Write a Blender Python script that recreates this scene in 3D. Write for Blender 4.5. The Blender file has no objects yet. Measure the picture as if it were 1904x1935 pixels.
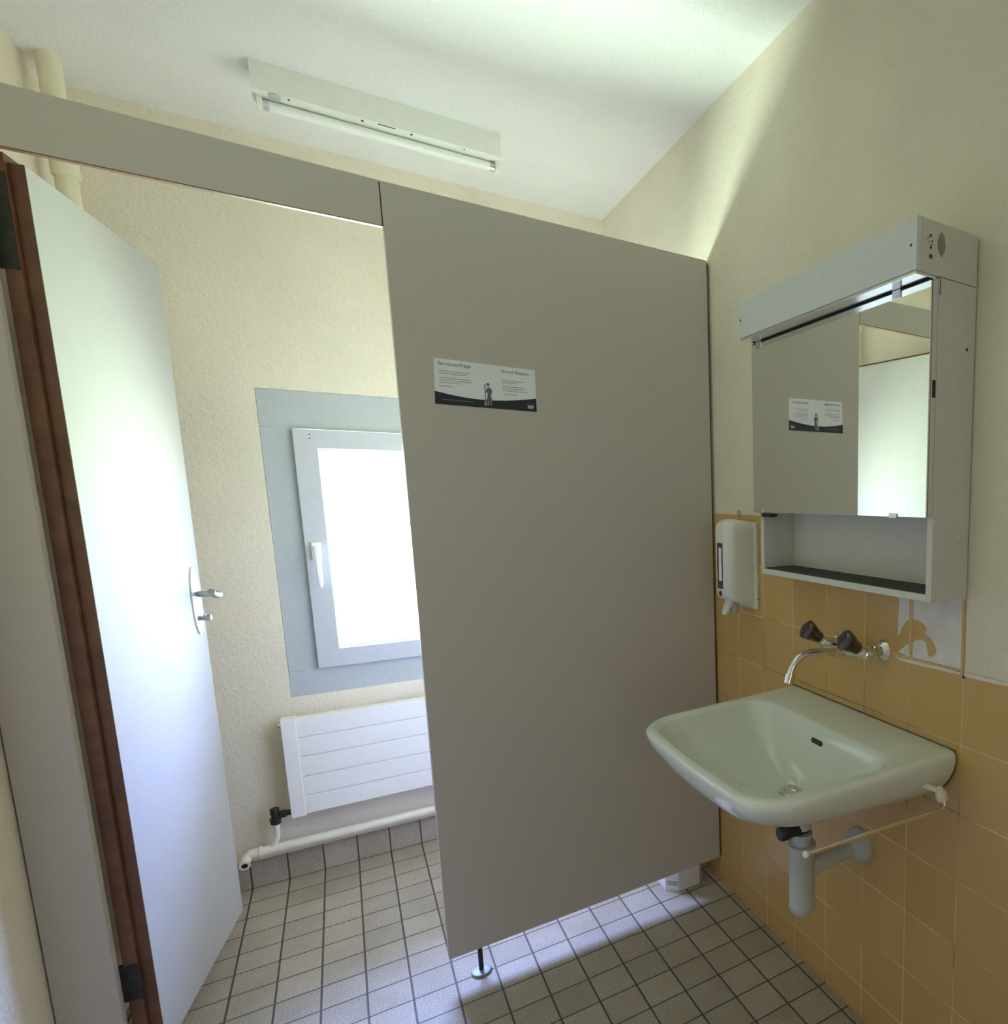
import bpy, bmesh, math
from mathutils import Vector, Matrix
S = bpy.context.scene
COL = S.collection
PI = math.pi

# ------------------------------------------------------------------ materials
def nodes(name):
    m = bpy.data.materials.new(name); m.use_nodes = True
    nt = m.node_tree; nt.nodes.clear()
    out = nt.nodes.new('ShaderNodeOutputMaterial'); b = nt.nodes.new('ShaderNodeBsdfPrincipled')
    nt.links.new(b.outputs[0], out.inputs[0])
    return m, nt, b
def N(nt, t, **k):
    n = nt.nodes.new(t)
    for a, v in k.items():
        if a.startswith('i_'):
            n.inputs[int(a[2:]) if a[2:].isdigit() else a[2:]].default_value = v
        else: setattr(n, a, v)
    return n
def L(nt, a, b): nt.links.new(a, b)
def math_(nt, op, a, b=None, c=None):
    n = nt.nodes.new('ShaderNodeMath'); n.operation = op
    for i, v in enumerate((a, b, c)):
        if v is None: continue
        if isinstance(v, (int, float)): n.inputs[i].default_value = v
        else: nt.links.new(v, n.inputs[i])
    return n.outputs[0]
def pos(nt):
    return N(nt, 'ShaderNodeNewGeometry').outputs['Position']
def noise(nt, scale, detail=2, rough=.5, vec=None):
    n = N(nt, 'ShaderNodeTexNoise'); n.inputs['Scale'].default_value = scale
    n.inputs['Detail'].default_value = detail; n.inputs['Roughness'].default_value = rough
    L(nt, vec if vec is not None else pos(nt), n.inputs['Vector'])
    return n.outputs['Fac']
def ramp(nt, fac, stops):
    r = N(nt, 'ShaderNodeValToRGB'); e = r.color_ramp.elements
    while len(e) < len(stops): e.new(.5)
    for i, (p, c) in enumerate(stops):
        e[i].position = p; e[i].color = (*c, 1) if len(c) == 3 else c
    L(nt, fac, r.inputs[0]); return r.outputs[0]
def mixc(nt, fac, a, b):
    n = nt.nodes.new('ShaderNodeMix'); n.data_type = 'RGBA'
    for s, v in ((0, fac), (6, a), (7, b)):
        if isinstance(v, (tuple, list)): n.inputs[s].default_value = (*v, 1)
        elif isinstance(v, (int, float)): n.inputs[s].default_value = v
        else: nt.links.new(v, n.inputs[s])
    return n.outputs[2]
def bump(nt, b, h, strength=.3, dist=.002):
    n = N(nt, 'ShaderNodeBump'); n.inputs['Strength'].default_value = strength; n.inputs['Distance'].default_value = dist
    L(nt, h, n.inputs['Height']); L(nt, n.outputs[0], b.inputs['Normal'])
def mat(name, col, rough=.5, metal=0, var=.06, scale=40, bmp=0, bscale=200, spec=.5, coat=0):
    m, nt, b = nodes(name)
    f = noise(nt, scale, 3)
    lo = tuple(max(0, c*(1-var)) for c in col); hi = tuple(min(1, c*(1+var)) for c in col)
    L(nt, ramp(nt, f, [(.3, lo), (.7, hi)]), b.inputs['Base Color'])
    b.inputs['Roughness'].default_value = rough; b.inputs['Metallic'].default_value = metal
    b.inputs['Specular IOR Level'].default_value = spec; b.inputs['Coat Weight'].default_value = coat
    if bmp: bump(nt, b, noise(nt, bscale, 3), bmp, .001)
    return m
def plaster(name, col, scale, strength, dist, var=.05):
    m, nt, b = nodes(name)
    n1 = noise(nt, scale, 4, .6); n2 = noise(nt, scale*3.1, 3, .6); n3 = noise(nt, 3.0, 2)
    h = math_(nt, 'ADD', n1, math_(nt, 'MULTIPLY', n2, .5))
    bump(nt, b, h, strength, dist)
    lo = tuple(c*(1-var) for c in col); hi = tuple(min(1, c*(1+var)) for c in col)
    c1 = ramp(nt, n3, [(.3, lo), (.7, hi)])
    pit = ramp(nt, n2, [(.25, (.72, .72, .70)), (.42, (1, 1, 1))])
    mx = N(nt, 'ShaderNodeMix', data_type='RGBA', blend_type='MULTIPLY'); mx.inputs[0].default_value = 1
    L(nt, c1, mx.inputs[6]); L(nt, pit, mx.inputs[7]); L(nt, mx.outputs[2], b.inputs['Base Color'])
    b.inputs['Roughness'].default_value = .92; b.inputs['Specular IOR Level'].default_value = .2
    return m
def linemask(nt, coord, origin, pitch, width):
    """1 inside a joint of the given width"""
    t = math_(nt, 'FRACT', math_(nt, 'DIVIDE', math_(nt, 'SUBTRACT', coord, origin - pitch/2 - pitch*80), pitch))
    d = math_(nt, 'MULTIPLY', math_(nt, 'ABSOLUTE', math_(nt, 'SUBTRACT', t, .5)), pitch)
    n = N(nt, 'ShaderNodeMapRange'); n.inputs[1].default_value = width*.35; n.inputs[2].default_value = width*.65
    n.inputs[3].default_value = 1; n.inputs[4].default_value = 0
    L(nt, d, n.inputs[0]); return n.outputs[0]
def cell(nt, c1, o1, c2, o2, pitch):
    a = math_(nt, 'FLOOR', math_(nt, 'DIVIDE', math_(nt, 'SUBTRACT', c1, o1), pitch))
    b_ = math_(nt, 'FLOOR', math_(nt, 'DIVIDE', math_(nt, 'SUBTRACT', c2, o2), pitch))
    cv = N(nt, 'ShaderNodeCombineXYZ'); L(nt, a, cv.inputs[0]); L(nt, b_, cv.inputs[1])
    w = N(nt, 'ShaderNodeTexWhiteNoise', noise_dimensions='3D'); L(nt, cv.outputs[0], w.inputs[0])
    return w.outputs['Value']
FX0, FY0, FP = -.8318, .2507, .1009
WY0, WZ0, WP = -.606, .0881, .15
def floor_mat(name, vertical=False):
    m, nt, b = nodes(name)
    p = pos(nt); s = N(nt, 'ShaderNodeSeparateXYZ'); L(nt, p, s.inputs[0])
    lx = linemask(nt, s.outputs[0], FX0, FP, .0046)
    c2 = s.outputs[2] if vertical else s.outputs[1]
    ly = linemask(nt, c2, FY0, FP, .0042)
    g = lx if vertical else math_(nt, 'MAXIMUM', lx, ly)
    tile = cell(nt, s.outputs[0], FX0, c2, 0 if vertical else FY0, FP)
    gran = noise(nt, 300, 2, .75); big = noise(nt, 9, 3)
    base = ramp(nt, gran, [(.30, (.16, .135, .10)), (.46, (.42, .375, .31)), (.60, (.50, .455, .385)), (.76, (.68, .64, .57))])
    tint = ramp(nt, tile, [(0, (.88, .87, .85)), (1, (1.06, 1.05, 1.04))])
    mx = N(nt, 'ShaderNodeMix', data_type='RGBA', blend_type='MULTIPLY'); mx.inputs[0].default_value = 1
    L(nt, base, mx.inputs[6]); L(nt, tint, mx.inputs[7])
    dirt = ramp(nt, big, [(.35, (.9, .88, .84)), (.65, (1, 1, 1))])
    m2 = N(nt, 'ShaderNodeMix', data_type='RGBA', blend_type='MULTIPLY'); m2.inputs[0].default_value = 1
    L(nt, mx.outputs[2], m2.inputs[6]); L(nt, dirt, m2.inputs[7])
    L(nt, mixc(nt, g, m2.outputs[2], (.075, .07, .06)), b.inputs['Base Color'])
    h = math_(nt, 'SUBTRACT', math_(nt, 'MULTIPLY', gran, .12), g)
    bump(nt, b, h, .6, .0012)
    b.inputs['Roughness'].default_value = .62; b.inputs['Specular IOR Level'].default_value = .35
    return m
def wall_tile_mat():
    m, nt, b = nodes('ochre_glazed_tile')
    p = pos(nt); s = N(nt, 'ShaderNodeSeparateXYZ'); L(nt, p, s.inputs[0])
    ly = linemask(nt, s.outputs[1], WY0, WP, .0022); lz = linemask(nt, s.outputs[2], WZ0, WP, .0024)
    g = math_(nt, 'MAXIMUM', ly, lz)
    fade = ramp(nt, noise(nt, 5, 2), [(.35, (.25,)*3), (.6, (1,)*3)])
    g2 = math_(nt, 'MULTIPLY', g, fade)
    tile = cell(nt, s.outputs[1], WY0, s.outputs[2], WZ0, WP)
    base = ramp(nt, tile, [(0, (.57, .37, .135)), (1, (.63, .41, .162))])
    spk = ramp(nt, noise(nt, 300, 2, .7), [(.3, (.88,)*3), (.6, (1,)*3)])
    mx = N(nt, 'ShaderNodeMix', data_type='RGBA', blend_type='MULTIPLY'); mx.inputs[0].default_value = 1
    L(nt, base, mx.inputs[6]); L(nt, spk, mx.inputs[7])
    gc = ramp(nt, noise(nt, 3.1, 1), [(.40, (.20, .13, .06)), (.47, (.86, .70, .42))])
    L(nt, mixc(nt, g2, mx.outputs[2], gc), b.inputs['Base Color'])
    bump(nt, b, math_(nt, 'SUBTRACT', math_(nt, 'MULTIPLY', noise(nt, 14, 2), .5), g), .35, .0012)
    b.inputs['Roughness'].default_value = .30; b.inputs['Specular IOR Level'].default_value = .45
    return m
M = {}
M['wall'] = plaster('cream_roughcast', (.81, .752, .625), 76, .7, .005)
M['ceil'] = plaster('white_roughcast', (.86, .87, .86), 85, .6, .004, .03)
M['floor'] = floor_mat('speckled_grey_tile'); M['skirt'] = floor_mat('speckled_skirting_tile', True)
M['wtile'] = wall_tile_mat()
M['lam'] = mat('grey_laminate', (.54, .502, .462), .42, var=.02, scale=300, bmp=.05, bscale=900)
M['doorlam'] = mat('pale_laminate', (.465, .465, .44), .75, var=.015, scale=30, spec=.12)
M['brown'] = mat('brown_wood_edge', (.155, .066, .036), .42, var=.25, scale=25)
M['darkmetal'] = mat('dark_metal', (.05, .05, .045), .45, .7, var=.3, scale=60)
M['bluegrey'] = mat('blue_grey_paint', (.46, .505, .525), .5, var=.03, scale=60, bmp=.05)
M['sash'] = mat('white_grey_frame', (.53, .555, .60), .4, var=.02)
M['white'] = mat('white_enamel', (.86, .86, .85), .32, var=.02)
M['pipe'] = mat('cream_pipe_paint', (.82, .79, .68), .4, var=.04, scale=25)
M['corner_pipe'] = mat('cream_wall_paint', (.80, .75, .57), .7, var=.05, scale=25)
M['black'] = mat('black_plastic', (.018, .018, .018), .4, var=.2)
M['darkgrey'] = mat('dark_grey_mat', (.05, .05, .048), .8, var=.2)
M['chrome'] = mat('chrome', (.80, .79, .74), .12, 1, var=.03, scale=15)
M['steel'] = mat('brushed_steel', (.66, .67, .68), .3, 1, var=.05)
M['levsteel'] = mat('satin_steel', (.40, .40, .43), .35, 1, var=.06)
M['footsteel'] = mat('dull_foot_steel', (.25, .29, .33), .5, .35, var=.08)
M['porc'] = mat('pale_green_porcelain', (.735, .785, .74), .08, var=.01, scale=8, spec=.6, coat=.4)
M['cab'] = mat('grey_white_cabinet', (.63, .63, .585), .45, var=.03, scale=50)
M['cablight'] = mat('bluish_white_cover', (.66, .69, .70), .42, var=.02, scale=50)
M['greyplast'] = mat('grey_plastic', (.50, .52, .51), .4, var=.03)
M['disp'] = mat('white_dispenser_plastic', (.74, .76, .71), .3, var=.02)
M['brass'] = mat('brass', (.28, .22, .10), .4, 1, var=.1)
M['knob'] = mat('dark_brown_knob', (.035, .016, .014), .18, var=.3, scale=60, coat=.5)
M['mark'] = mat('grey_olive_mark', (.27, .265, .23), .5, var=.1)
M['paper'] = mat('white_paper', (.84, .86, .93), .6, var=.02)
M['navy'] = mat('navy_print', (.018, .02, .035), .5, var=.1)
M['ink'] = mat('grey_print', (.13, .14, .18), .6, var=.05)
M['lines'] = mat('pale_grey_print', (.33, .34, .38), .6, var=.05)
M['skin'] = mat('skin_print', (.45, .36, .33), .6, var=.05)
M['residue'] = mat('pale_lilac_residue', (.74, .70, .70), .75, var=.08, scale=30, bmp=.2, bscale=300)
M['bin'] = mat('white_bin_plastic', (.78, .76, .74), .4, var=.03)
M['binband'] = mat('grey_bin_label', (.42, .43, .46), .5, var=.03)
M['lamp'] = mat('white_lamp_enamel', (.80, .82, .77), .35, var=.02)
M['tube'] = mat('unlit_white_tube', (.86, .89, .86), .25, var=.01)
M['red'] = mat('red_plastic', (.16, .03, .02), .4, var=.1)
M['reflector'] = mat('polished_reflector', (.86, .88, .90), .16, 1, var=.01)
M['seal_gap'] = mat('dark_sealant_gap_shade', (.11, .10, .07), .7, var=.2)  # basin sealant colour, also the painted shade in the header gap
m, nt, b = nodes('mirror_glass'); b.inputs['Metallic'].default_value = 1; b.inputs['Roughness'].default_value = .0
L(nt, ramp(nt, noise(nt, 4, 2), [(.3, (.90, .93, .895)), (.7, (.92, .945, .91))]), b.inputs['Base Color']); M['mirror'] = m
m, nt, b = nodes('clear_pane'); nt.nodes.remove(b)   # clear pane: lets daylight straight in, faint reflection
tr = N(nt, 'ShaderNodeBsdfTransparent'); gl = N(nt, 'ShaderNodeBsdfGlossy'); gl.inputs['Roughness'].default_value = .05
fr = N(nt, 'ShaderNodeFresnel'); fr.inputs[0].default_value = 1.25
L(nt, ramp(nt, noise(nt, 3, 2), [(.3, (.95, .97, .96)), (.7, (.97, .98, .98))]), tr.inputs[0])
mx = N(nt, 'ShaderNodeMixShader'); L(nt, fr.outputs[0], mx.inputs[0]); L(nt, tr.outputs[0], mx.inputs[1]); L(nt, gl.outputs[0], mx.inputs[2])
L(nt, mx.outputs[0], [n for n in nt.nodes if n.type == 'OUTPUT_MATERIAL'][0].inputs[0]); M['glass'] = m
m, nt, b = nodes('sight_glass'); b.inputs['Roughness'].default_value = .1; b.inputs['Coat Weight'].default_value = .4
L(nt, ramp(nt, noise(nt, 60, 2), [(.4, (.02, .02, .025)), (.6, (.06, .06, .07))]), b.inputs['Base Color']); M['sight'] = m

# ------------------------------------------------------------------ mesh helpers
class MB:
    def __init__(s): s.bm = bmesh.new(); s.mi = 0
    def _f(s, vs):
        try:
            f = s.bm.faces.new(vs); f.material_index = s.mi; return f
        except ValueError: return None
    def hexa(s, p):      # 8 points: bottom ring 4, top ring 4
        v = [s.bm.verts.new(q) for q in p]
        for a in ((3, 2, 1, 0), (4, 5, 6, 7), (0, 1, 5, 4), (1, 2, 6, 5), (2, 3, 7, 6), (3, 0, 4, 7)):
            s._f([v[i] for i in a])
        return s
    def box(s, x0, x1, y0, y1, z0, z1):
        return s.hexa([(x0, y0, z0), (x1, y0, z0), (x1, y1, z0), (x0, y1, z0), (x0, y0, z1), (x1, y0, z1), (x1, y1, z1), (x0, y1, z1)])
    def loft(s, rings, cap0=True, cap1=True, closed=True):
        R = [[s.bm.verts.new(q) for q in r] for r in rings]; n = len(R[0])
        for a, b_ in zip(R, R[1:]):
            for i in range(n if closed else n-1):
                j = (i+1) % n; s._f([a[i], a[j], b_[j], b_[i]])
        if cap0: s._f(list(reversed(R[0])))
        if cap1: s._f(R[-1])
        return s
    def lathe(s, p0, axis, prof, n=28, cap=True):   # prof: [(t along axis, radius)]
        ax = Vector(axis).normalized(); u = ax.orthogonal().normalized(); w = ax.cross(u); p0 = Vector(p0)
        return s.loft([[p0 + ax*t + (u*math.cos(k*2*PI/n) + w*math.sin(k*2*PI/n))*max(r, 1e-5) for k in range(n)] for t, r in prof], cap, cap)
    def tube(s, pts, r, n=16, cap=True):
        pts = [Vector(p) for p in pts]; rr = r if isinstance(r, (list, tuple)) else [r]*len(pts)
        t0 = (pts[1]-pts[0]).normalized(); u = t0.orthogonal().normalized(); rings = []
        for i, p in enumerate(pts):
            t = ((pts[min(i+1, len(pts)-1)]-pts[max(i-1, 0)])).normalized()
            u = (u - t*u.dot(t)).normalized(); w = t.cross(u)
            rings.append([p + (u*math.cos(k*2*PI/n)+w*math.sin(k*2*PI/n))*rr[i] for k in range(n)])
        return s.loft(rings, cap, cap)
    def prism(s, poly, vec):     # planar polygon extruded along vec
        v = Vector(vec); a = [Vector(p) for p in poly]
        return s.loft([a, [p+v for p in a]])
    def build(s, name, m, parent=None, smooth=False, bevel=0, seg=2, origin=None):
        bm = s.bm
        bmesh.ops.recalc_face_normals(bm, faces=bm.faces)
        me = bpy.data.meshes.new(name); 
        o = Vector(origin) if origin is not None else None
        if o is not None: bmesh.ops.translate(bm, verts=bm.verts, vec=-o)
        bm.to_mesh(me); bm.free()
        for mm in (m if isinstance(m, (list, tuple)) else [m]): me.materials.append(mm)
        ob = bpy.data.objects.new(name, me); COL.objects.link(ob)
        if o is not None: ob.location = o
        if smooth:
            me.shade_smooth()
            md = ob.modifiers.new('split', 'EDGE_SPLIT'); md.split_angle = math.radians(38)
        if bevel:
            md = ob.modifiers.new('bevel', 'BEVEL'); md.width = bevel; md.segments = seg; md.limit_method = 'ANGLE'; md.angle_limit = math.radians(40)
            if smooth: ob.modifiers.move(len(ob.modifiers)-1, 0)
        if parent is not None:
            ob.parent = parent
            w = parent.matrix_world if parent.parent is None else None
            loc = Vector((0, 0, 0)); q = parent
            while q is not None: loc += q.location; q = q.parent
            ob.location = (ob.location if o is not None else Vector((0, 0, 0))) - loc
        return ob
def spline(pts, k=8):
    P = [Vector(p) for p in pts]; out = []
    for i in range(len(P)-1):
        a, b_, c, d = P[max(i-1, 0)], P[i], P[i+1], P[min(i+2, len(P)-1)]
        for j in range(k):
            t = j/k
            out.append(.5*((2*b_)+(c-a)*t+(2*a-5*b_+4*c-d)*t*t+(3*b_-a-3*c+d)*t**3))
    return out+[P[-1]]
def thing(name, label, cat, loc, group=None):
    o = bpy.data.objects.new(name, None); COL.objects.link(o); o.location = loc; o.empty_display_size = .05
    o['label'] = label; o['category'] = cat
    if group: o['group'] = group
    return o
def tag(o, label, cat, group=None):
    o['label'] = label; o['category'] = cat
    if group: o['group'] = group
    return o
def struct(o, label, cat):
    o['kind'] = 'structure'; o['label'] = label; o['category'] = cat; return o

# ------------------------------------------------------------------ room
YB, ZC, XL, YR = 1.083, 2.4825, -1.549, -2.75
f = struct(MB().box(XL-.2, .2, YR-.2, YB+.25, -.12, 0).build('floor', M['floor']), 'grey speckled square tile floor with dark joints', 'floor')
c = struct(MB().box(XL-.2, .2, YR-.2, YB+.25, ZC, ZC+.15).build('ceiling', M['ceil']), 'white roughcast ceiling above the washroom', 'ceiling')
wr = struct(MB().box(.004, .2, YR-.2, YB+.25, 0, ZC).build('wall_right', M['wall']), 'cream roughcast wall carrying the washbasin and mirror cabinet', 'wall')
cl = MB(); cl.box(0, .0045, YR, YB, 0, .985); cl.box(0, .0045, -.9045, YB, .985, 1.287)
cl.build('tile_cladding', M['wtile'], wr)['label'] = 'ochre glazed square tiles'
wl = struct(MB().box(XL-.2, XL, YR-.2, YB+.25, 0, ZC).build('wall_left', M['wall']), 'cream roughcast wall beside the open cubicle door', 'wall')
# window wall with its opening
WX0, WX1, WZ_0, WZ_1 = -1.174, -.384, .648, 1.698
bk = MB()
bk.box(XL, WX0, YB, YB+.25, 0, ZC); bk.box(WX1, .004, YB, YB+.25, 0, ZC)
bk.box(WX0, WX1, YB, YB+.25, 0, WZ_0); bk.box(WX0, WX1, YB, YB+.25, WZ_1, ZC)
struct(bk.build('wall_back', M['wall']), 'cream roughcast wall holding the small bright window', 'wall')
rb = MB()
rb.box(XL, -1.47, YR-.2, YR, 0, ZC); rb.box(-.62, .004, YR-.2, YR, 0, ZC); rb.box(-1.47, -.62, YR-.2, YR, 2.05, ZC)
struct(rb.build('wall_rear', M['wall']), 'cream roughcast wall with the entrance doorway', 'wall')
hw = MB(); ha, hb_ = YR-.2, YR-1.5
hw.box(XL, .2, hb_-.1, hb_, 0, ZC); hw.box(XL-.1, XL, hb_-.1, ha, 0, ZC); hw.box(.2, .3, hb_-.1, ha, 0, ZC)
hw.box(XL-.1, .3, hb_-.1, ha, ZC, ZC+.1); hw.box(XL-.1, .3, hb_-.1, ha, -.1, 0)
struct(hw.build('wall_hallway', M['wall']), 'cream hallway walls beyond the entrance doorway', 'wall')
sk = MB().box(XL, .0, YB-.026, YB, 0, .0885).build('baseboard_back', M['skirt'], bevel=.002)
struct(sk, 'speckled grey tile skirting below the heating pipe', 'baseboard')

# leftover adhesive on the tiles where a fitting was removed
def yz(poly, x=-.0001, t=.0012): return [(x-t, y, z) for y, z in poly], (t+.0006, 0, 0)
rp = MB()
for poly in (
    [(-.7650, 1.139), (-.8985, 1.139), (-.8997, .9965), (-.7646, .9926), (-.7652, 1.0262), (-.7765, 1.0343), (-.7925, 1.0371), (-.8022, 1.033), (-.8073, 1.0197), (-.8109, 1.0061), (-.8188, 1.0048), (-.8294, 1.0098), (-.8352, 1.0203), (-.827, 1.0352), (-.8142, 1.047), (-.7999, 1.0527), (-.8059, 1.062), (-.7994, 1.0704), (-.7816, 1.0771), (-.7647, 1.078)],
    [(-.7212, 1.139), (-.7520, 1.139), (-.7538, 1.0764), (-.7439, 1.07), (-.7325, 1.0547), (-.7227, 1.0357), (-.7182, 1.035), (-.7198, 1.0798)],
    [(-.7202, .9966), (-.752, 1.0225), (-.7550, .9915)],
    [(-.710, .9858), (-.724, .9849), (-.8979, .9895), (-.8996, .9845), (-.765, .9785), (-.7277, .9781)],
    [(-.9091, .9905), (-.9432, .992), (-1.0123, .994), (-1.2, .996), (-1.6, .995), (-1.6, .988), (-1.2, .9885), (-1.0127, .9865), (-.9095, .9833)]):
    p, v = yz(poly); rp.prism(p, v)
rp.build('adhesive_residue', M['residue'], wr)['label'] = 'pale lilac leftover patch with a bare hooked smear'
MB().lathe((-.0008, -.8935, .9885), (1, 0, 0), [(0, .0028), (.001, .0028)], 10).build('drill_hole', M['black'], wr)
MB().lathe((-.0008, -.9075, .9815), (1, 0, 0), [(0, .0035), (.001, .0035)], 10).build('drill_hole', M['black'], wr)

# ------------------------------------------------------------------ window
w = bpy.data.objects.new('window_1', None); COL.objects.link(w); w.location = (-.78, YB, 1.17)
struct(w, 'small white casement window glowing with daylight', 'window')
yp0 = YB+.004
for (x0, x1, z0, z1) in ((WX0, WX1, 1.574, WZ_1), (WX0, -1.07, .7415, 1.573), (-.49, WX1, .7415, 1.573), (WX0, WX1, WZ_0, .7405)):
    MB().box(x0+.0012, x1-.0012, yp0, yp0+.04, z0, z1-.0008).build('surround_board', M['bluegrey'], w)
fx0, fx1, fz0, fz1 = -1.0885, -.4715, .7445, 1.5705
gx0, gx1, gz0, gz1 = -1.0255, -.5345, .8080, 1.5085
fr = MB(); y0, y1 = YB-.020, YB+.05
fr.box(fx0, gx0, y0, y1, fz0, fz1); fr.box(gx1, fx1, y0, y1, fz0, fz1)
fr.box(gx0, gx1, y0, y1, fz0, gz0); fr.box(gx0, gx1, y0, y1, gz1, fz1)
sash = fr.build('sash_frame', M['sash'], w)
for zz in (1.553, 1.541): MB().lathe((-1.044, YB-.0205, zz), (0, 1, 0), [(0, .0022), (.001, .0022)], 10).build('pin_hole', M['darkgrey'], sash)
bd = MB(); a = .009; y2, y3 = YB+.004, YB+.045
bd.box(gx0, gx0+a, y2, y3, gz0, gz1); bd.box(gx1-a, gx1, y2, y3, gz0, gz1); bd.box(gx0+a, gx1-a, y2, y3, gz0, gz0+a); bd.box(gx0+a, gx1-a, y2, y3, gz1-a, gz1)
bd.build('glazing_bead', M['white'], w)
MB().box(gx0+a, gx1-a, YB+.024, YB+.028, gz0+a, gz1-a).build('pane', M['glass'], w)
MB().box(-1.0725, -1.0445, YB-.030, YB-.0195, 1.128, 1.188).build('handle_rosette', M['white'], w, bevel=.003)
hb = MB()
hb.tube([(-1.0585, YB-.028, 1.166), (-1.0585, YB-.062, 1.166)], .0085, 14)
rings = []
for z, hw, yy in ((1.178, .010, .066), (1.165, .0115, .066), (1.13, .010, .068), (1.08, .0082, .068), (1.045, .0078, .066), (1.037, .0055, .064)):
    rings.append([(-1.0565+hw*math.cos(k*PI/6), YB-yy+.0065*math.sin(k*PI/6), z) for k in range(12)])
hb.loft(rings)
hb.build('window_handle', M['white'], w, smooth=True)

# ------------------------------------------------------------------ cubicle partition
PY, PT = .138, .030
def panel(name, x0, x1, zb0, zb1, zt0, zt1, m, parent, y0=PY, y1=PY+PT, bevel=.0012):
    return MB().hexa([(x0, y0, zb0), (x1, y0, zb1), (x1, y1, zb1), (x0, y1, zb0), (x0, y0, zt0), (x1, y0, zt1), (x1, y1, zt1), (x0, y1, zt0)]).build(name, m, parent, bevel=bevel)
t = thing('partition_panel', 'tall grey laminate toilet partition with the notice on it', 'partition', (-.43, PY+.015, .0))
panel('front_panel', -.8445, -.0085, .0835, .0935, 2.0645, 2.0585, M['lam'], t)
panel('edge_band', -.0085, .0003, .098, .098, 2.0575, 2.0565, M['brown'], t, y0=PY+.012, y1=PY+.032, bevel=0)
lg = MB().lathe((-.7665, PY+.017, .008), (0, 0, 1), [(0, .0062), (.082, .0062)], 14).build('support_leg', M['darkmetal'], t, smooth=True)
MB().lathe((-.7665, PY+.017, 0), (0, 0, 1), [(0, .0255), (.004, .0265), (.0075, .025), (.0095, .018), (.010, .006)], 28).build('foot_disc', M['footsteel'], lg, smooth=True)
MB().box(-.8468, -.8445, PY+.005, PY+.014, 1.9665, 2.0635).build('gap_shade_strip', M['seal_gap'], t)  # dark strip added in the open gap, stands in for its shade
t = thing('header_panel', 'long grey laminate beam above the cubicle doorway', 'partition', (-1.2, PY+.015, 1.968))
panel('header_board', XL, -.8468, 1.9695, 1.9660, 2.0795, 2.0648, M['lam'], t, y1=PY+.016)
panel('edge_band', XL, -.8468, 1.9680, 1.9645, 1.9695, 1.9660, M['brown'], t, y0=PY+.001, y1=PY+.013, bevel=0)
t = thing('side_panel', 'narrow grey laminate panel between the plaster wall and the door hinges', 'partition', (-1.5, PY+.015, .09))
panel('front_panel', XL+.002, -1.4555, .09, .09, 1.9665, 1.9660, M['lam'], t)
lg = MB().lathe((-1.5, PY+.017, .008), (0, 0, 1), [(0, .0062), (.088, .0062)], 14).build('support_leg', M['darkmetal'], t, smooth=True)
MB().lathe((-1.5, PY+.017, 0), (0, 0, 1), [(0, .0255), (.004, .0265), (.0075, .025), (.0095, .018), (.010, .006)], 28).build('foot_disc', M['footsteel'], lg, smooth=True)

# cubicle door, swung inward
A = math.radians(8.2); Dv = Vector((math.sin(A), math.cos(A), 0)); Nv = Vector((math.cos(A), -math.sin(A), 0)); H0 = Vector((-1.406, .180, 0))
def dp(u, n, z): return H0+Dv*u+Nv*n+Vector((0, 0, z))
def dbox(mb, u0, u1, n0, n1, z0, z1, u1t=None):
    v = u1 if u1t is None else u1t
    return mb.hexa([dp(u0, n0, z0), dp(u1, n0, z0), dp(u1, n1, z0), dp(u0, n1, z0), dp(u0, n0, z1), dp(v, n0, z1), dp(v, n1, z1), dp(u0, n1, z1)])
t = thing('cubicle_door', 'pale laminate cubicle door standing open with brown rebated edge', 'door', dp(0, -.02, .09))
dbox(MB(), 0.0012, .568, -.0205, 0, .0925, 1.957, .600).build('door_leaf', M['doorlam'], t, bevel=.0008)
eb = MB(); dbox(eb, 0, .0012, -.0205, -.0002, .0925, 1.957); dbox(eb, -.013, .580, -.043, -.0205, .0925, 1.9695, .608)
eb.build('edge_lipping', M['brown'], t, bevel=.0015)['label'] = 'brown stepped wooden edge'
for z0, z1 in ((1.765, 1.935), (.243, .327)):
    hg = MB(); dbox(hg, -.0148, -.0128, -.046, -.018 if z0 < 1 else -.022, z0, z1)
    hg.tube([dp(-.010, -.049, z0), dp(-.010, -.049, z1)], .006, 12)
    hg.build('hinge', M['darkmetal'], t)
# handle set
pl = MB(); ring0 = []; ring1 = []
for k in range(40):
    an = 2*PI*k/40; cu, sz = math.cos(an), math.sin(an)
    uu = .532+.030*cu; zz = 1.056+.095*math.copysign(abs(sz)**.8, sz)
    ring0.append(dp(uu, -.001, zz)); ring1.append(dp(uu, .0035, zz))
pl.loft([ring0, ring1]); pl.build('handle_plate', M['steel'], t, bevel=.001)
hd = MB(); hu = .545
hd.tube(spline([dp(hu, .002, 1.0725), dp(hu, .030, 1.0725), dp(hu-.004, .046, 1.0715), dp(hu-.022, .054, 1.070), dp(hu-.055, .054, 1.074), dp(hu-.085, .057, 1.084), dp(hu-.105, .061, 1.089)], 6), .0082, 14)
hd.build('lever_handle', M['levsteel'], t, smooth=True)
kb = MB(); kb.lathe(dp(.548, .002, 1.003), Nv, [(0, .006), (.012, .006), (.0125, .0085), (.022, .0085), (.023, .007)], 16); kb.tube([dp(.548, .010, 1.003), dp(.548, .010, 1.014)], .0028, 8)
kb.build('lock_turn', M['levsteel'], t, smooth=True)

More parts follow.
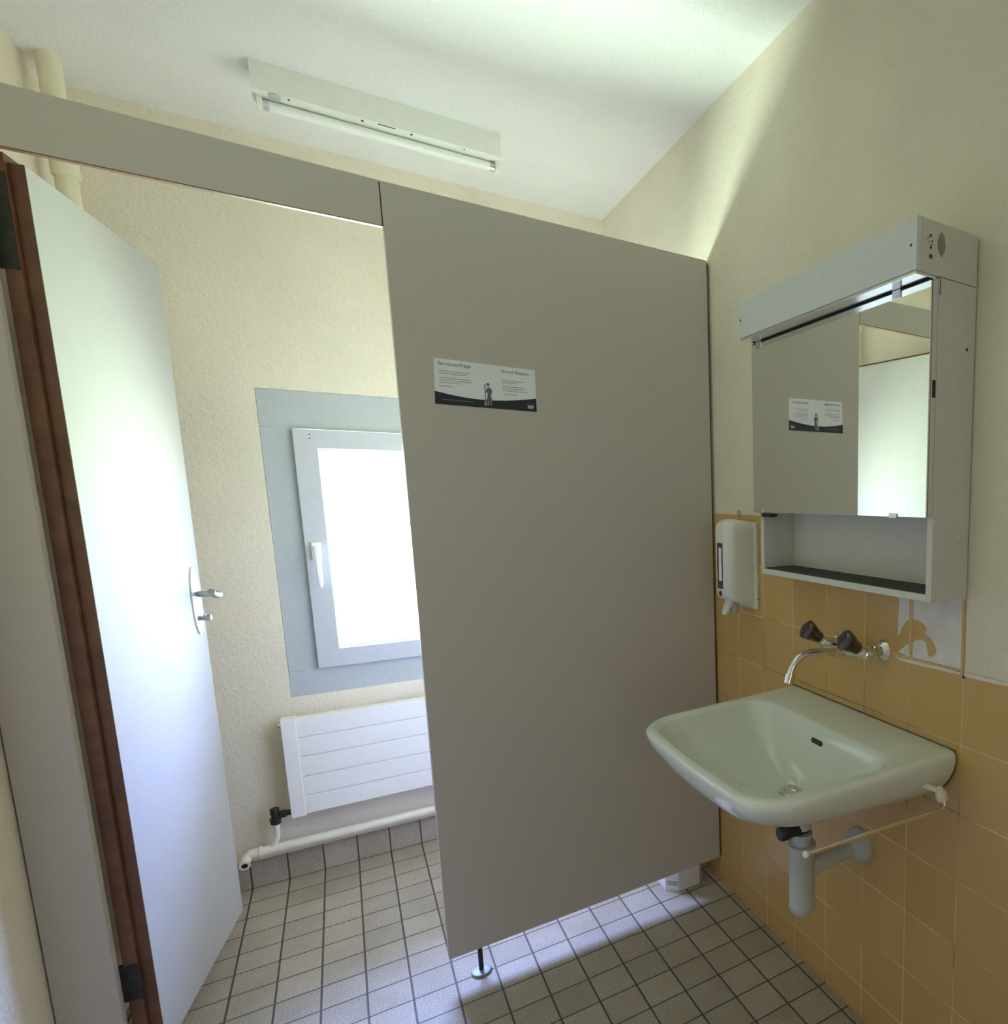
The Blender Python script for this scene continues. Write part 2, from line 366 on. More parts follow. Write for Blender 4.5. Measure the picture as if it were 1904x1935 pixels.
# notice on the partition
def text_obj(body, size, o3, m, name, parent, width=None, shear=0, bold=0):
    cu = bpy.data.curves.new(name, 'FONT'); cu.body = body; cu.size = size; cu.shear = shear; cu.extrude = .00012; cu.offset = bold
    ob = bpy.data.objects.new(name+'_tmp', cu); COL.objects.link(ob)
    dg = bpy.context.evaluated_depsgraph_get(); me = bpy.data.meshes.new_from_object(ob.evaluated_get(dg))
    bpy.data.objects.remove(ob)
    xs = [v.co.x for v in me.vertices]; k = (width/(max(xs)-min(xs))) if width else 1; x0 = min(xs)
    for v in me.vertices:
        q = Vector(((v.co.x-x0)*k, v.co.y, v.co.z)); v.co = Q(o3[0]+q.x/PWD, o3[1]-q.y/PHT, .0004+q.z)
    me.materials.clear(); me.materials.append(m)
    o = bpy.data.objects.new(name, me); COL.objects.link(o); o.parent = parent; o.location = -parent.location
    return o
PWD, PHT = .2375, .1105
TL, TR, BR, BL = Vector((-.7640, 0, 1.6810)), Vector((-.5290, 0, 1.6768)), Vector((-.5300, 0, 1.5682)), Vector((-.7692, 0, 1.5705))
def Q(u, v, out):      # notice coordinates (0..1 right, 0..1 down) to the panel's face
    a = TL.lerp(TR, u); b_ = BL.lerp(BR, u); q = a.lerp(b_, v); return Vector((q.x, PY-.0004-out, q.z))
t = thing('notice', 'white printed service notice with a navy wave along its foot', 'notice', (-.648, PY-.001, 1.57))
n = MB()
n.loft([[Q(*p, -.0006) for p in ((0, 0), (1, 0), (1, 1), (0, 1))], [Q(*p, .0002) for p in ((0, 0), (1, 0), (1, 1), (0, 1))]])
n.mi = 1
top = [(i/24, .715+.108*math.sin(PI*min(1, (i/24))**.93)*(1-.0*i)-.035*(i/24)**3) for i in range(25)]
band = [Q(u, v, .0003) for u, v in top]+[Q(1, 1, .0003), Q(0, 1, .0003)]
n.prism(band, (0, -.0001, 0))
n.mi = 2
def bar(u0, u1, v, h=.014): n.loft([[Q(*p, .0003) for p in ((u0, v), (u1, v), (u1, v+h), (u0, v+h))], [Q(*p, .0005) for p in ((u0, v), (u1, v), (u1, v+h), (u0, v+h))]])
for u0, u1, v in ((.045, .335, .255), (.045, .31, .305), (.045, .345, .405), (.05, .345, .455), (.05, .245, .505), (.045, .185, .585)): bar(u0, u1, v)
for u0, u1, v in ((.655, .875, .315), (.655, .81, .365), (.655, .885, .455), (.655, .875, .505), (.655, .905, .555), (.66, .80, .635)): bar(u0, u1, v)
bar(.06, .36, .885, .008)
# printed cleaner with a mop
def blob(pts, mi, o=.0006): n.mi = mi; n.prism([Q(u, v, o) for u, v in pts], (0, -.0001, 0))
blob([(.472, .46), (.480, .46), (.4835, .86), (.4755, .86)], 3)
blob([(.469, .84), (.490, .84), (.495, .95), (.464, .95)], 2)
blob([(.500+.016*math.cos(k*PI/8)+.008, .465+.042*math.sin(k*PI/8)) for k in range(16)], 3)
blob([(.504, .475), (.520, .465), (.524, .50), (.514, .525), (.505, .51)], 4, .0008)
blob([(.492, .56), (.505, .535), (.525, .535), (.540, .56), (.547, .62), (.533, .645), (.530, .69), (.548, .86), (.487, .86), (.502, .69), (.498, .63), (.485, .66), (.482, .63)], 3)
blob([(.535, .63), (.547, .625), (.545, .68), (.533, .70), (.531, .675), (.538, .665)], 4)
blob([(.500, .86), (.512, .86), (.510, .945), (.503, .945)], 4); blob([(.524, .86), (.536, .86), (.534, .945), (.527, .945)], 4)
sheet = n.build('sheet', [M['paper'], M['navy'], M['lines'], M['ink'], M['skin']], t)
text_obj('Serviceanfrage', .0125, (.035, .135), M['ink'], 'heading', t, .0735, bold=.0)
text_obj('Service Request', .0125, (.645, .150), M['ink'], 'heading', t, .0690)
lo = text_obj('ISS', .0112, (.905, .925), M['paper'], 'logo', t, .0155, shear=.25, bold=.0002)
lr = MB()
for k in range(14):
    a0, a1 = PI*.75+k*PI*1.2/14, PI*.75+(k+.55)*PI*1.2/14
    c0 = lambda a, r: Q(.938+r*math.cos(a)/PWD, .875+r*math.sin(a)/PHT, .0005)
    lr.loft([[c0(a0, .0088), c0(a1, .0088)], [c0(a0, .0082), c0(a1, .0082)]], False, False, False)
lr.build('logo_ring', M['lines'], lo)

# ------------------------------------------------------------------ radiator and pipes
t = thing('radiator', 'white flat panel radiator with grooves under the window', 'radiator', (-.8, 1.03, .235))
YF = 1.0
edges = [.592, .5243, .4553, .3838, .3139, .2470]
sl = MB()
for a_, b_ in zip(edges, edges[1:]): sl.box(-1.172, -.42, YF, YF+.042, b_+.0016, a_-.0016)
sl.box(-1.172, -.42, YF+.006, YF+.040, .25, .590)
sl.build('slat_panel', M['white'], t, bevel=.0012)
MB().box(-1.2065, -1.1655, YF-.002, YF+.05, .2424, .5925).build('end_cover', M['white'], t, bevel=.002)
MB().box(-.43, -.39, YF-.002, YF+.05, .2424, .5925).build('end_cover', M['white'], t, bevel=.002)
MB().box(-1.0, -.97, YF+.04, YB, .40, .55).build('wall_bracket', M['white'], t)
MB().lathe((-1.207, YF+.020, .572), (-1, 0, 0), [(0, .007), (.006, .007), (.006, .005), (.010, .004)], 12).build('bleed_valve', M['steel'], t, smooth=True)
v = MB()
v.lathe((-1.2505, YF+.02, .286), (0, 0, -1), [(0, .0115), (.002, .0128), (.022, .0125), (.024, .0105), (.034, .011), (.036, .016), (.054, .015), (.058, .011)], 20)
v.lathe((-1.2435, YF+.02, .260), (1, 0, 0), [(0, .010), (.008, .013), (.022, .0135), (.024, .0095), (.0375, .0095)], 18)
v.build('radiator_valve', M['black'], t, smooth=True)['label'] = 'black angle valve'
PYC, PZ = 1.022, .1405
t = thing('heating_pipe', 'cream painted heating pipe running above the tile skirting', 'pipe', (-.8, 1.02, .12))
MB().tube([(-1.330, PYC, PZ), (-.02, PYC, PZ)], .0165, 20).build('main_pipe', M['pipe'], t, smooth=True)
MB().lathe((-1.3035, PYC, PZ), (1, 0, 0), [(0, .0172), (.001, .0195), (.008, .0195), (.009, .0172)], 20).build('coupling_ring', M['pipe'], t, smooth=True)
MB().tube(spline([(-1.2505, YF+.02, .2285), (-1.2505, YF+.02, .205), (-1.254, PYC, .178), (-1.268, PYC, .150), (-1.285, PYC, .1415)], 6), .0095, 14).build('branch_pipe', M['pipe'], t, smooth=True)
e = MB(); e.tube(spline([(-1.318, PYC, PZ), (-1.334, PYC-.004, .136), (-1.340, PYC-.02, .126), (-1.340, PYC-.030, .1215)], 5), .0145, 18)
e.build('elbow', M['pipe'], t, smooth=True)
MB().lathe((-1.340, PYC-.029, .1215), (0, -1, -.15), [(0, .0152), (.007, .0152), (.007, .0090), (.0015, .0088)], 20).build('open_socket', M['pipe'], t, smooth=True)
MB().lathe((-1.340, PYC-.0335, .1212), (0, -1, -.15), [(0, .0090), (.0015, .0090)], 16).build('socket_hole', M['black'], t)
t = thing('corner_pipe', 'thick cream painted pipe dropping from the ceiling in the cubicle corner', 'pipe', (-1.497, .925, 0))
MB().tube([(-1.497, .925, 2.235), (-1.497, .925, ZC)], .0235, 24).build('upper_pipe', M['corner_pipe'], t, smooth=True)
MB().lathe((-1.497, .925, 2.185), (0, 0, 1), [(0, .0235), (.004, .0275), (.05, .0275), (.055, .0237)], 24).build('coupling', M['corner_pipe'], t, smooth=True)
MB().tube([(-1.497, .925, 0), (-1.497, .925, 2.19)], .0225, 24).build('lower_pipe', M['corner_pipe'], t, smooth=True)

# ------------------------------------------------------------------ ceiling light
t = thing('ceiling_light', 'unlit white fluorescent batten light on the ceiling', 'ceiling light', (-.775, .66, 2.41))
prof = [(.630, ZC), (.632, 2.4125), (.650, 2.4085), (.700, 2.4085), (.712, 2.4125), (.714, ZC)]
body = MB().prism([(-1.0775, y, z) for y, z in prof], (.6065, 0, 0)).build('housing', M['lamp'], t)
for x, r in ((-1.0, .0025), (-.835, .0033), (-.715, .0033), (-.575, .0022)):
    MB().lathe((x, .6415, 2.4098), (0, -.15, -1), [(0, r), (.0012, r)], 12).build('screw_hole', M['darkgrey'], body)
MB().box(-.798, -.755, .636, .6395, 2.4105, 2.4118).build('rating_slot', M['darkgrey'], body)
MB().lathe((-1.030, .645, 2.4090), (0, -.1, -1), [(0, .014), (.001, .014), (.0015, .012)], 24).build('knockout', M['greyplast'], body)
tb = MB().tube([(-1.050, .672, 2.3935), (-.494, .672, 2.3935)], .0130, 24).build('lamp_tube', M['tube'], t, smooth=True)
for x in (-1.058, -.500):
    MB().tube([(x, .672, 2.3935), (x+.014, .672, 2.3935)], .0134, 24).build('tube_cap', M['steel'], tb, smooth=True)
for x in (-1.0705, -.4855):
    MB().box(x, x+.0125, .650, .690, 2.3790, 2.412).build('lamp_holder', M['lamp'], t, bevel=.002)

# ------------------------------------------------------------------ mirror cabinet
CY0, CY1 = -.907, -.307
t = thing('mirror_cabinet', 'white mirror cabinet with lamp cover and open shelf above the washbasin', 'cabinet', (-.05, -.607, 1.14))
b = MB(); D = -.1005
b.box(D, 0, CY0, CY0+.0145, 1.1415, 1.720); b.box(D, 0, CY1-.0145, CY1, 1.1415, 1.720)
b.box(D, 0, CY0+.0145, CY1-.0145, 1.1415, 1.1555); b.box(-.006, 0, CY0+.0145, CY1-.0145, 1.1555, 1.720)
b.box(D, -.006, CY0+.0145, CY1-.0145, 1.3005, 1.312); b.box(D, -.006, CY0+.0145, CY1-.0145, 1.708, 1.720)
body = b.build('cabinet_body', M['cab'], t, bevel=.0008)
MB().box(D+.004, -.0065, CY0+.0155, CY1-.0155, 1.1555, 1.158).build('shelf_mat', M['darkgrey'], t)['label'] = 'dark shelf lining'
MB().lathe((-.030, CY0-.0006, 1.262), (0, 1, 0), [(0, .0028), (.001, .0028)], 10).build('plug', M['white'], body)
MB().lathe((-.022, CY0-.0006, 1.608), (0, 1, 0), [(0, .003), (.001, .003)], 10).build('screw_hole', M['black'], body)
MB().lathe((-.030, CY1-.0151, 1.262), (0, -1, 0), [(0, .0024), (.001, .0024)], 10).build('plug', M['white'], body)
dr = MB().box(-.1125, -.1010, CY0+.0005, CY1-.0005, 1.3025, 1.7165).build('mirror_door', M['cab'], t, bevel=.0012)
MB().box(-.1145, -.1125, CY0+.003, CY1-.003, 1.304, 1.714).build('backing', M['black'], dr)
MB().box(-.1180, -.1146, -.9050, -.3015, 1.3015, 1.7125).build('mirror', M['mirror'], dr)
MB().box(-.1178, -.1050, -.9045, -.3035, 1.7128, 1.7160).build('mirror_rail', M['darkmetal'], dr, bevel=.001)
for y in (-.335, -.820):
    for z0, z1 in ((1.2985, 1.3075), (1.7015, 1.7165)):
        MB().box(-.1205, -.1130, y-.011, y+.011, z0, z1).build('mirror_clip', M['steel'], dr, bevel=.0008)
MB().prism([(-.112, -.325, 1.2975), (-.112, -.375, 1.2975), (-.112, -.368, 1.2895), (-.112, -.332, 1.2895)], (.02, 0, 0)).build('door_catch', M['black'], t)
MB().prism([(-.104, CY0-.0012, 1.515), (-.111, CY0-.0012, 1.515), (-.111, CY0-.0012, 1.545), (-.104, CY0-.0012, 1.545)], (0, .001, 0)).build('latch', M['black'], dr)
# lamp cover
lh = MB().box(-.1450, 0, CY0, CY1, 1.7215, 1.8095).build('lamp_housing', M['cab'], t, bevel=.001)
fc = MB().prism([(-.1455, CY0-.0005, 1.7215), (-.1575, CY0-.0005, 1.7225), (-.1575, CY0-.0005, 1.8085), (-.1455, CY0-.0005, 1.8095)], (0, .601, 0)).build('front_cover', M['cablight'], lh, bevel=.001)
MB().box(-.1545, -.1035, CY0+.004, CY1-.004, 1.7170, 1.7215).build('reflector_plate', M['reflector'], lh)
for y in (CY0+.013, CY1-.010): MB().lathe((-.1579, y, 1.764), (1, 0, 0), [(0, .0026), (.001, .0026)], 10).build('screw', M['darkmetal'], fc)
ec = lambda pts: [(x, CY0-.0008, z) for x, z in pts]
MB().prism(ec([(-.0965, 1.794), (-.1035, 1.787), (-.1070, 1.774), (-.1035, 1.761), (-.0965, 1.753), (-.0895, 1.761), (-.0865, 1.774), (-.0895, 1.787)]), (0, .0009, 0)).build('socket_mark', M['mark'], lh)
for x, z, r, m_ in ((-.1245, 1.7830, .0024, 'black'), (-.1235, 1.7640, .0024, 'black'), (-.1230, 1.7495, .0040, 'red'), (-.1305, 1.778, .0012, 'brown'), (-.1275, 1.772, .0011, 'brown'), (-.1205, 1.7745, .0015, 'brown'), (-.1215, 1.769, .0011, 'brown')):
    MB().lathe((x, CY0-.0010, z), (0, 1, 0), [(0, r), (.001, r)], 12).build('button' if m_ == 'red' else 'screw_hole', M[m_], lh)
MB().prism([(-.0965, CY0-.0006, 1.692), (-.0985, CY0-.0006, 1.690), (-.0975, CY0-.0006, 1.7195), (-.0965, CY0-.0006, 1.7195)], (0, .0005, 0)).build('scratch', M['darkgrey'], body)

# ------------------------------------------------------------------ washbasin
def rrect(xb, xf, yb0, yb1, yf0, yf1, rb, rf, z, bow=0, ns=9, nc=8):
    """rounded trapezoid: back edge at xb from yb0 (near) to yb1 (far); front edge at xf from yf0 to yf1"""
    C4 = [Vector((xb, yb1)), Vector((xf, yf1)), Vector((xf, yf0)), Vector((xb, yb0))]; R4 = [rb, rf, rf, rb]; out = []; arcs = []
    for i in range(4):
        p, a, b_ = C4[i], C4[i-1], C4[(i+1) % 4]; da = (a-p).normalized(); db = (b_-p).normalized()
        ang = da.angle(db); d = R4[i]/math.tan(ang/2); s0, s1 = p+da*d, p+db*d
        cen = p+(da+db).normalized()*(R4[i]/math.sin(ang/2)); a0 = math.atan2(s0.y-cen.y, s0.x-cen.x); a1 = math.atan2(s1.y-cen.y, s1.x-cen.x)
        while a1-a0 > PI: a1 -= 2*PI
        while a1-a0 < -PI: a1 += 2*PI
        arcs.append([cen+Vector((math.cos(a0+(a1-a0)*k/nc), math.sin(a0+(a1-a0)*k/nc)))*R4[i] for k in range(nc+1)])
    for i in range(4):
        out += arcs[i]; a, b_ = arcs[i][-1], arcs[(i+1) % 4][0]
        out += [a.lerp(b_, k/(ns+1)) for k in range(1, ns+1)]
    ym = (yf0+yf1)/2; hw = abs(yf1-yf0)/2
    res = []
    for p in out:
        fx = max(0, min(1, (xb-p.x)/(xb-xf))); q = max(0, 1-((p.y-ym)/hw)**2)
        res.append((p.x-bow*q*fx**3, p.y, z(p) if callable(z) else z))
    return res
t = thing('washbasin', 'pale green porcelain washbasin fixed to the tiled wall', 'washbasin', (-.2, -.6, .66))
bs = MB(); rings = []
def outer(z, i, ib=0, zs=None):
    rf = .085+i*.35
    o = rrect(-.0008, -.462+i*.95, -.902+i, -.298-i, -.884+i*.9, -.330-i*.9, .012+i*.3, rf, z if zs is None else zs, .012)
    q = lambda y: max(0, 1-((y+.6)/.26)**2)
    k = lambda x: max(0, min(1, -x/.45))
    return [(x, y, zz+.2*(.82-zz)*(-x-.22)/.22-.022*min(1, max(0, .81-zz)/.08)*q(y)*k(x)**2) for x, y, zz in o] if z < .812 else o
rings.append([(-.195+(.05 if x < -.1 else .035)*0+.09*math.cos(2*PI*k/1)*0+(x+.195)*.25, -.6+(y+.6)*.18, .640) for k, (x, y, z) in enumerate(outer(.64, .15))])
for z, i in ((.660, .19), (.680, .150), (.698, .118), (.714, .088), (.728, .062), (.742, .040), (.756, .024), (.772, .012), (.788, .004), (.800, .001), (.810, 0), (.8155, .0018), (.8190, .0055), (.8205, .011)): rings.append(outer(z, i))
rings.append(outer(.8208, .0165))
rim = lambda d, z: rrect(-.133-d, -.4385+d, -.862+d, -.352-d, -.842+d, -.362-d, .055, .062, z, .010)
rings += [rim(-.010, .8200), rim(-.004, .8185), rim(.0, .8145), rim(.004, .8080), rim(.010, .798)]
BB = rim(.010, .798); dc = Vector((-.212, -.6)); nb = len(BB)
def toward(tt, z):
    o = []
    for x, y, _ in BB:
        p = Vector((x, y)); u = (p-dc); c_ = dc+u.normalized()*.026; q = p.lerp(c_, tt); o.append((q.x, q.y, z))
    return o
for tt, z in ((.06, .780), (.13, .762), (.22, .745), (.34, .728), (.48, .713), (.64, .700), (.80, .690), (.93, .684), (1, .680)): rings.append(toward(tt, z))
rings.append([(dc.x+(x-dc.x)*.85, dc.y+(y-dc.y)*.85, .66) for x, y, z in toward(1, .66)])
bs.loft(rings, True, True)
basin = bs.build('basin', M['porc'], t, smooth=True)
basin.modifiers['split'].split_angle = math.radians(55)
MB().lathe((dc.x, dc.y, .676), (0, 0, 1), [(0, .0255), (.0065, .0255), (.0075, .024), (.0072, .017), (.002, .016)], 28).build('drain_ring', M['chrome'], t, smooth=True)
MB().lathe((dc.x, dc.y, .674), (0, 0, 1), [(0, .016), (.003, .016)], 20).build('drain_hole', M['black'], t)
ov = MB(); ring = []
OVC = Vector((-.1455, -.612, .7875)); ox = Vector((0, -1, 0)); oz = Vector((.30, 0, .95)).normalized(); on = ox.cross(oz)
if on.x > 0: on = -on
for k in range(28):
    an = 2*PI*k/28; ring.append(OVC+ox*(.0155*(1 if math.cos(an) > 0 else -1)*(abs(math.cos(an))>.05)*1+.0055*math.cos(an))+oz*.0058*math.sin(an))
OVR = ring
sg = MB()
sg.tube([(-.0012, -.3, .8225), (-.0012, -.894, .8220), (-.0012, -.8955, .806), (-.0012, -.893, .7816), (-.0012, -.885, .7624), (-.0012, -.873, .743), (-.0012, -.857, .726), (-.0012, -.835, .7096)], .0013, 8)
sg.build('sealant_joint', M['seal_gap'], t)
# towel rods clipped under both sides
for sgn in (-1, 1):
    yy = -.6+sgn*.306
    r = MB().tube(spline([(-.388, yy, .735), (-.30, yy, .7295), (-.20, yy, .7235), (-.09, yy, .716), (-.060, yy, .7155), (-.047, yy, .7205), (-.043, yy, .731), (-.047, yy+sgn*-.004, .744)], 6), .0046, 12).build('towel_rod', M['chrome'], t, smooth=True)
    r['label'] = 'chrome towel rod clipped under the basin side'
    MB().lathe((-.3865, yy, .735), (-1, 0, .06), [(0, .0048), (.002, .0062), (.006, .0062), (.009, .003)], 14).build('end_cap', M['white'], r, smooth=True)
    cb = MB(); cb.lathe((-.058, yy+.004*sgn, .745), (-.35, 0, .9), [(-.008, .007), (-.004, .0125), (.006, .0125), (.014, .010), (.022, .007)], 10); cb.tube([(-.062, yy, .757), (-.088, yy-.028*sgn, .768)], .006, 10)
    cb.build('clip', M['pipe'], r)

# ------------------------------------------------------------------ wall tap
t = thing('wall_tap', 'chrome wall tap with two dark knobs over the washbasin', 'tap', (-.03, -.6, .97))
fl = [(0, .0245), (.002, .0250), (.005, .022), (.011, .014), (.013, .011)]
for y in (-.6705, -.5295):
    MB().lathe((0, y, .9905), (-1, 0, 0), fl, 32).build('wall_flange', M['chrome'], t, smooth=True)
bd = MB()
for y in (-.6705, -.5295):
    bd.lathe((-.010, y, .9905), (-1, 0, 0), [(0, .0095), (.006, .0095), (.007, .0145), (.020, .0145), (.021, .0115), (.036, .0115)], 6)
bd.lathe((-.052, -.690, .9885), (0, 1, 0), [(0, .008), (.004, .0135), (.030, .0140), (.050, .0125), (.070, .0155), (.110, .0155), (.130, .0125), (.150, .0140), (.176, .0135), (.18, .008)], 24)
kd = Vector((-.83, 0, .55)).normalized()
for y in (-.6705, -.5295): bd.lathe(Vector((-.052, y, .9885)), kd, [(0, .0125), (.018, .0115), (.020, .0095), (.036, .0095)], 18)
bd.build('tap_body', M['chrome'], t, smooth=True)
for y in (-.6705, -.5295):
    k = MB(); n_ = 40; u = kd.orthogonal().normalized(); w_ = kd.cross(u); base = Vector((-.052, y, .9885))+kd*.030; rr = []
    for tt, r_ in ((0, .010), (.002, .0145), (.012, .0160), (.026, .0200), (.040, .0235), (.046, .0225), (.0495, .0185), (.0515, .010), (.052, .001)):
        rr.append([base+kd*tt+(u*math.cos(2*PI*j/n_)+w_*math.sin(2*PI*j/n_))*r_*(1+.035*math.cos(5*2*PI*j/n_)*(tt > .01)) for j in range(n_)])
    k.loft(rr); k.build('knob', M['knob'], t, smooth=True)
sp = MB(); pts = spline([(-.052, -.6, .9815), (-.075, -.6, .983), (-.13, -.6, .9905), (-.165, -.6, .9915), (-.188, -.6, .985), (-.203, -.6, .970), (-.2115, -.6, .951)], 8)
sp.tube(pts, [.0105]*10+[.0092]*(len(pts)-10), 18)
s_ = sp.build('spout', M['chrome'], t, smooth=True)
MB().lathe((-.2100, -.6, .9545), (-.32, 0, -.95), [(0, .0095), (.001, .0118), (.022, .0114), (.023, .0085)], 24).build('aerator', M['chrome'], s_, smooth=True)

# ------------------------------------------------------------------ drain trap
t = thing('drain_trap', 'grey plastic bottle trap under the washbasin', 'drain trap', (-.18, -.6, .37))
TX = -.181
MB().lathe((TX, -.6, .638), (0, 0, -1), [(0, .022), (.055, .022)], 20).build('tail_pipe', M['greyplast'], t, smooth=True)
kn = MB(); kn.lathe((TX+.010, -.6, .586), (-1, 0, 0), [(0, .0175), (.030, .0175), (.042, .0165), (.050, .0185), (.070, .0170), (.073, .0145)], 18)
kn.build('stop_knob', M['black'], t, smooth=True)['label'] = 'black stop knob'
MB().lathe((TX, -.6, .572), (0, 0, -1), [(0, .0245), (.012, .0245), (.020, .0215), (.040, .0205)], 24).build('inlet_neck', M['greyplast'], t, smooth=True)
MB().lathe((TX, -.6, .545), (0, 0, -1), [(0, .0225), (.001, .0325), (.018, .0330), (.022, .0305), (.150, .0300), (.152, .0312), (.158, .0310), (.168, .0270), (.172, .020)], 32).build('trap_cup', M['greyplast'], t, smooth=True)
MB().lathe((TX+.018, -.6, .4795), (1, 0, .0), [(0, .0235), (.042, .0235), (.043, .0225), (.075, .0225), (.078, .0195), (.162, .0195)], 24).build('outlet_pipe', M['greyplast'], t, smooth=True)
MB().lathe((-.0, -.6, .4795), (-1, 0, 0), [(0, .0450), (.004, .0455), (.016, .043), (.028, .036), (.036, .026), (.040, .0205)], 32).build('wall_rosette', M['greyplast'], t, smooth=True)

# ------------------------------------------------------------------ soap dispenser
t = thing('soap_dispenser', 'white wall soap dispenser with a sight window beside the partition', 'soap dispenser', (-.05, -.08, 1.01))
def plan(ins, z, xb=-.010, front=-.1005):
    y0, y1 = -.1265+ins, -.0335-ins; f_ = front+ins; r = .030; pts = [(xb, y0)]
    for k in range(9):
        a = k/8*PI/2; pts.append((f_+r-r*math.sin(a), y0+r-r*math.cos(a)))
    for k in range(9):
        a = k/8*PI/2; pts.append((f_+r-r*math.cos(a), y1-r+r*math.sin(a)))
    pts.append((xb, y1))
    return [(x, y, z(x)) for x, y in pts]
zb = lambda x: 1.0125+min(1, max(0, -x/.1))*.034
zt = lambda d: (lambda x: 1.2665-d+.010*max(0, min(1, -x/.06)))
MB().loft([plan(.010, lambda x: zb(x)), plan(.003, lambda x: zb(x)+.004), plan(0, lambda x: zb(x)+.011), plan(0, zt(.030)), plan(.002, zt(.018)), plan(.007, zt(.008)), plan(.016, zt(.002)), plan(.026, zt(0))]).build('cover', M['disp'], t, smooth=True)
MB().box(-.0125, 0, -.1330, -.0285, 1.010, 1.2665).build('back_plate', M['disp'], t, bevel=.003)
sg = MB().box(-.1012, -.0995, -.0965, -.0640, 1.075, 1.2085).build('sight_window', M['sight'], t)
MB().box(-.1016, -.1008, -.0900, -.0740, 1.098, 1.195).build('soap_level', M['paper'], sg)
MB().lathe((-.0995, -.080, 1.0610), (-1, 0, 0), [(0, .0075), (.0022, .0075), (.0022, .005), (.0016, .005)], 20).build('badge', M['navy'], t)
lv = []
for z, x, hw in ((1.050, -.066, .018), (1.036, -.072, .018), (1.024, -.077, .0175), (1.012, -.083, .016), (1.002, -.087, .013), (.997, -.088, .007)):
    lv.append([(x-.004, -.080-hw, z), (x+.004, -.080-hw, z), (x+.006, -.080, z-.001), (x+.004, -.080+hw, z), (x-.004, -.080+hw, z), (x-.0065, -.080, z)])
MB().loft(lv).build('push_lever', M['disp'], t, smooth=True)
MB().lathe((-.058, -.080, 1.040), (0, 0, -1), [(0, .017), (.022, .016), (.034, .013), (.040, .012), (.043, .008)], 18).build('nozzle', M['greyplast'], t, smooth=True)
MB().lathe((-.006, -.1334, 1.040), (0, 1, 0), [(0, .0022), (.001, .0022)], 10).build('lock_hole', M['black'], t)
k = thing('key', 'small brass key stuck in the top of the soap dispenser', 'key', (-.045, -.098, 1.274))
kb = MB(); kc = Vector((-.045, -.098, 1.2935)); ka, kz = Vector((-.5, .86, 0)).normalized(), Vector((0, 0, 1)); kn_ = ka.cross(kz)
def kring(r1, r2, o): return [kc+ka*r1*math.cos(2*PI*j/20)+kz*r2*math.sin(2*PI*j/20)+kn_*o for j in range(20)]
kb.loft([kring(.0060, .0085, -.0008), kring(.0060, .0085, .0008), kring(.0030, .0045, .0008), kring(.0030, .0045, -.0008), kring(.0060, .0085, -.0008)], False, False)
kb.build('key_bow', M['brass'], k)
MB().prism([kc+ka*a_+kz*b_-kn_*.0008 for a_, b_ in ((-.0048, -.0065), (.0048, -.0065), (.0030, -.020), (-.0030, -.020))], kn_*.0016).build('key_blade', M['brass'], k)

# ------------------------------------------------------------------ waste bin behind the partition
t = thing('waste_bin', 'white faceted plastic bin standing on the floor behind the partition', 'bin', (-.115, .29, 0))
oct_ = [(-.1500, .1735), (-.0720, .1735), (-.0430, .2100), (-.0430, .345), (-.0720, .390), (-.1500, .390), (-.1860, .345), (-.1860, .2050)]
def orng(s_, z): return [(-.1145+(x+.1145)*s_, .2818+(y-.2818)*s_, z) for x, y in oct_]
MB().loft([orng(1, 0), orng(1, .018), orng(.985, .020), orng(.985, .034), orng(1, .036), orng(1, .33)]).build('bin_body', M['bin'], t)
MB().loft([orng(1.02, .33), orng(1.02, .352), orng(.92, .365)]).build('lid', M['bin'], t, bevel=.003)
MB().prism([(-.1855+.005, .1985, .021), (-.1545, .1725, .021), (-.1545, .1725, .034), (-.1855+.005, .1985, .034)], (.001, .001, 0)).build('side_label', M['binband'], t)

# ------------------------------------------------------------------ camera
f_, cx, cy = 1210.2964, 1526.3132, 1113.8020
yaw, pitch, roll = PV = (.6288, -.1423, -.0018)
cyw, syw, cp, spt = math.cos(yaw), math.sin(yaw), math.cos(pitch), math.sin(pitch)
fwd = Vector((syw*cp, cyw*cp, spt)); right = Vector((cyw, -syw, 0)); up = right.cross(fwd)
r2 = math.cos(roll)*right+math.sin(roll)*up; u2 = -math.sin(roll)*right+math.cos(roll)*up
cam = bpy.data.cameras.new('camera'); co = bpy.data.objects.new('camera', cam); COL.objects.link(co)
co.matrix_world = Matrix(((r2.x, u2.x, -fwd.x, -.98560), (r2.y, u2.y, -fwd.y, -1.73210), (r2.z, u2.z, -fwd.z, 1.33808), (0, 0, 0, 1)))
cam.sensor_fit = 'HORIZONTAL'; cam.sensor_width = 36; cam.lens = f_*36/1904
cam.shift_x = (952-cx)/1904; cam.shift_y = (cy-967.5)/1904; cam.clip_start = .02
S.camera = co

# overflow slot laid on the bowl's wall, found by a ray from above the basin's front
dg = bpy.context.evaluated_depsgraph_get()
def onbowl(p, d):
    ok, loc, nrm, i, ob, mtx = S.ray_cast(dg, p, d); return (loc, nrm) if ok else (None, None)
loc, nrm = onbowl(Vector((-.30, -.610, .8000)), Vector((1, 0, -.10)).normalized())
if loc is None: loc, nrm = OVC, on
oz = (Vector((0, 0, 1))-nrm*nrm.z).normalized(); ox = nrm.cross(oz)
ring = []
for k in range(32):
    an = 2*PI*k/32; sx = .0150 if math.cos(an) > 1e-6 else -.0150
    ring.append(loc+ox*(sx+.0062*math.cos(an))+oz*.0062*math.sin(an)+nrm*.0006)
ov = MB(); ov.loft([[q-nrm*.004 for q in ring], ring])
wb = bpy.data.objects['washbasin']
ov.build('overflow_slot', M['black'], wb)

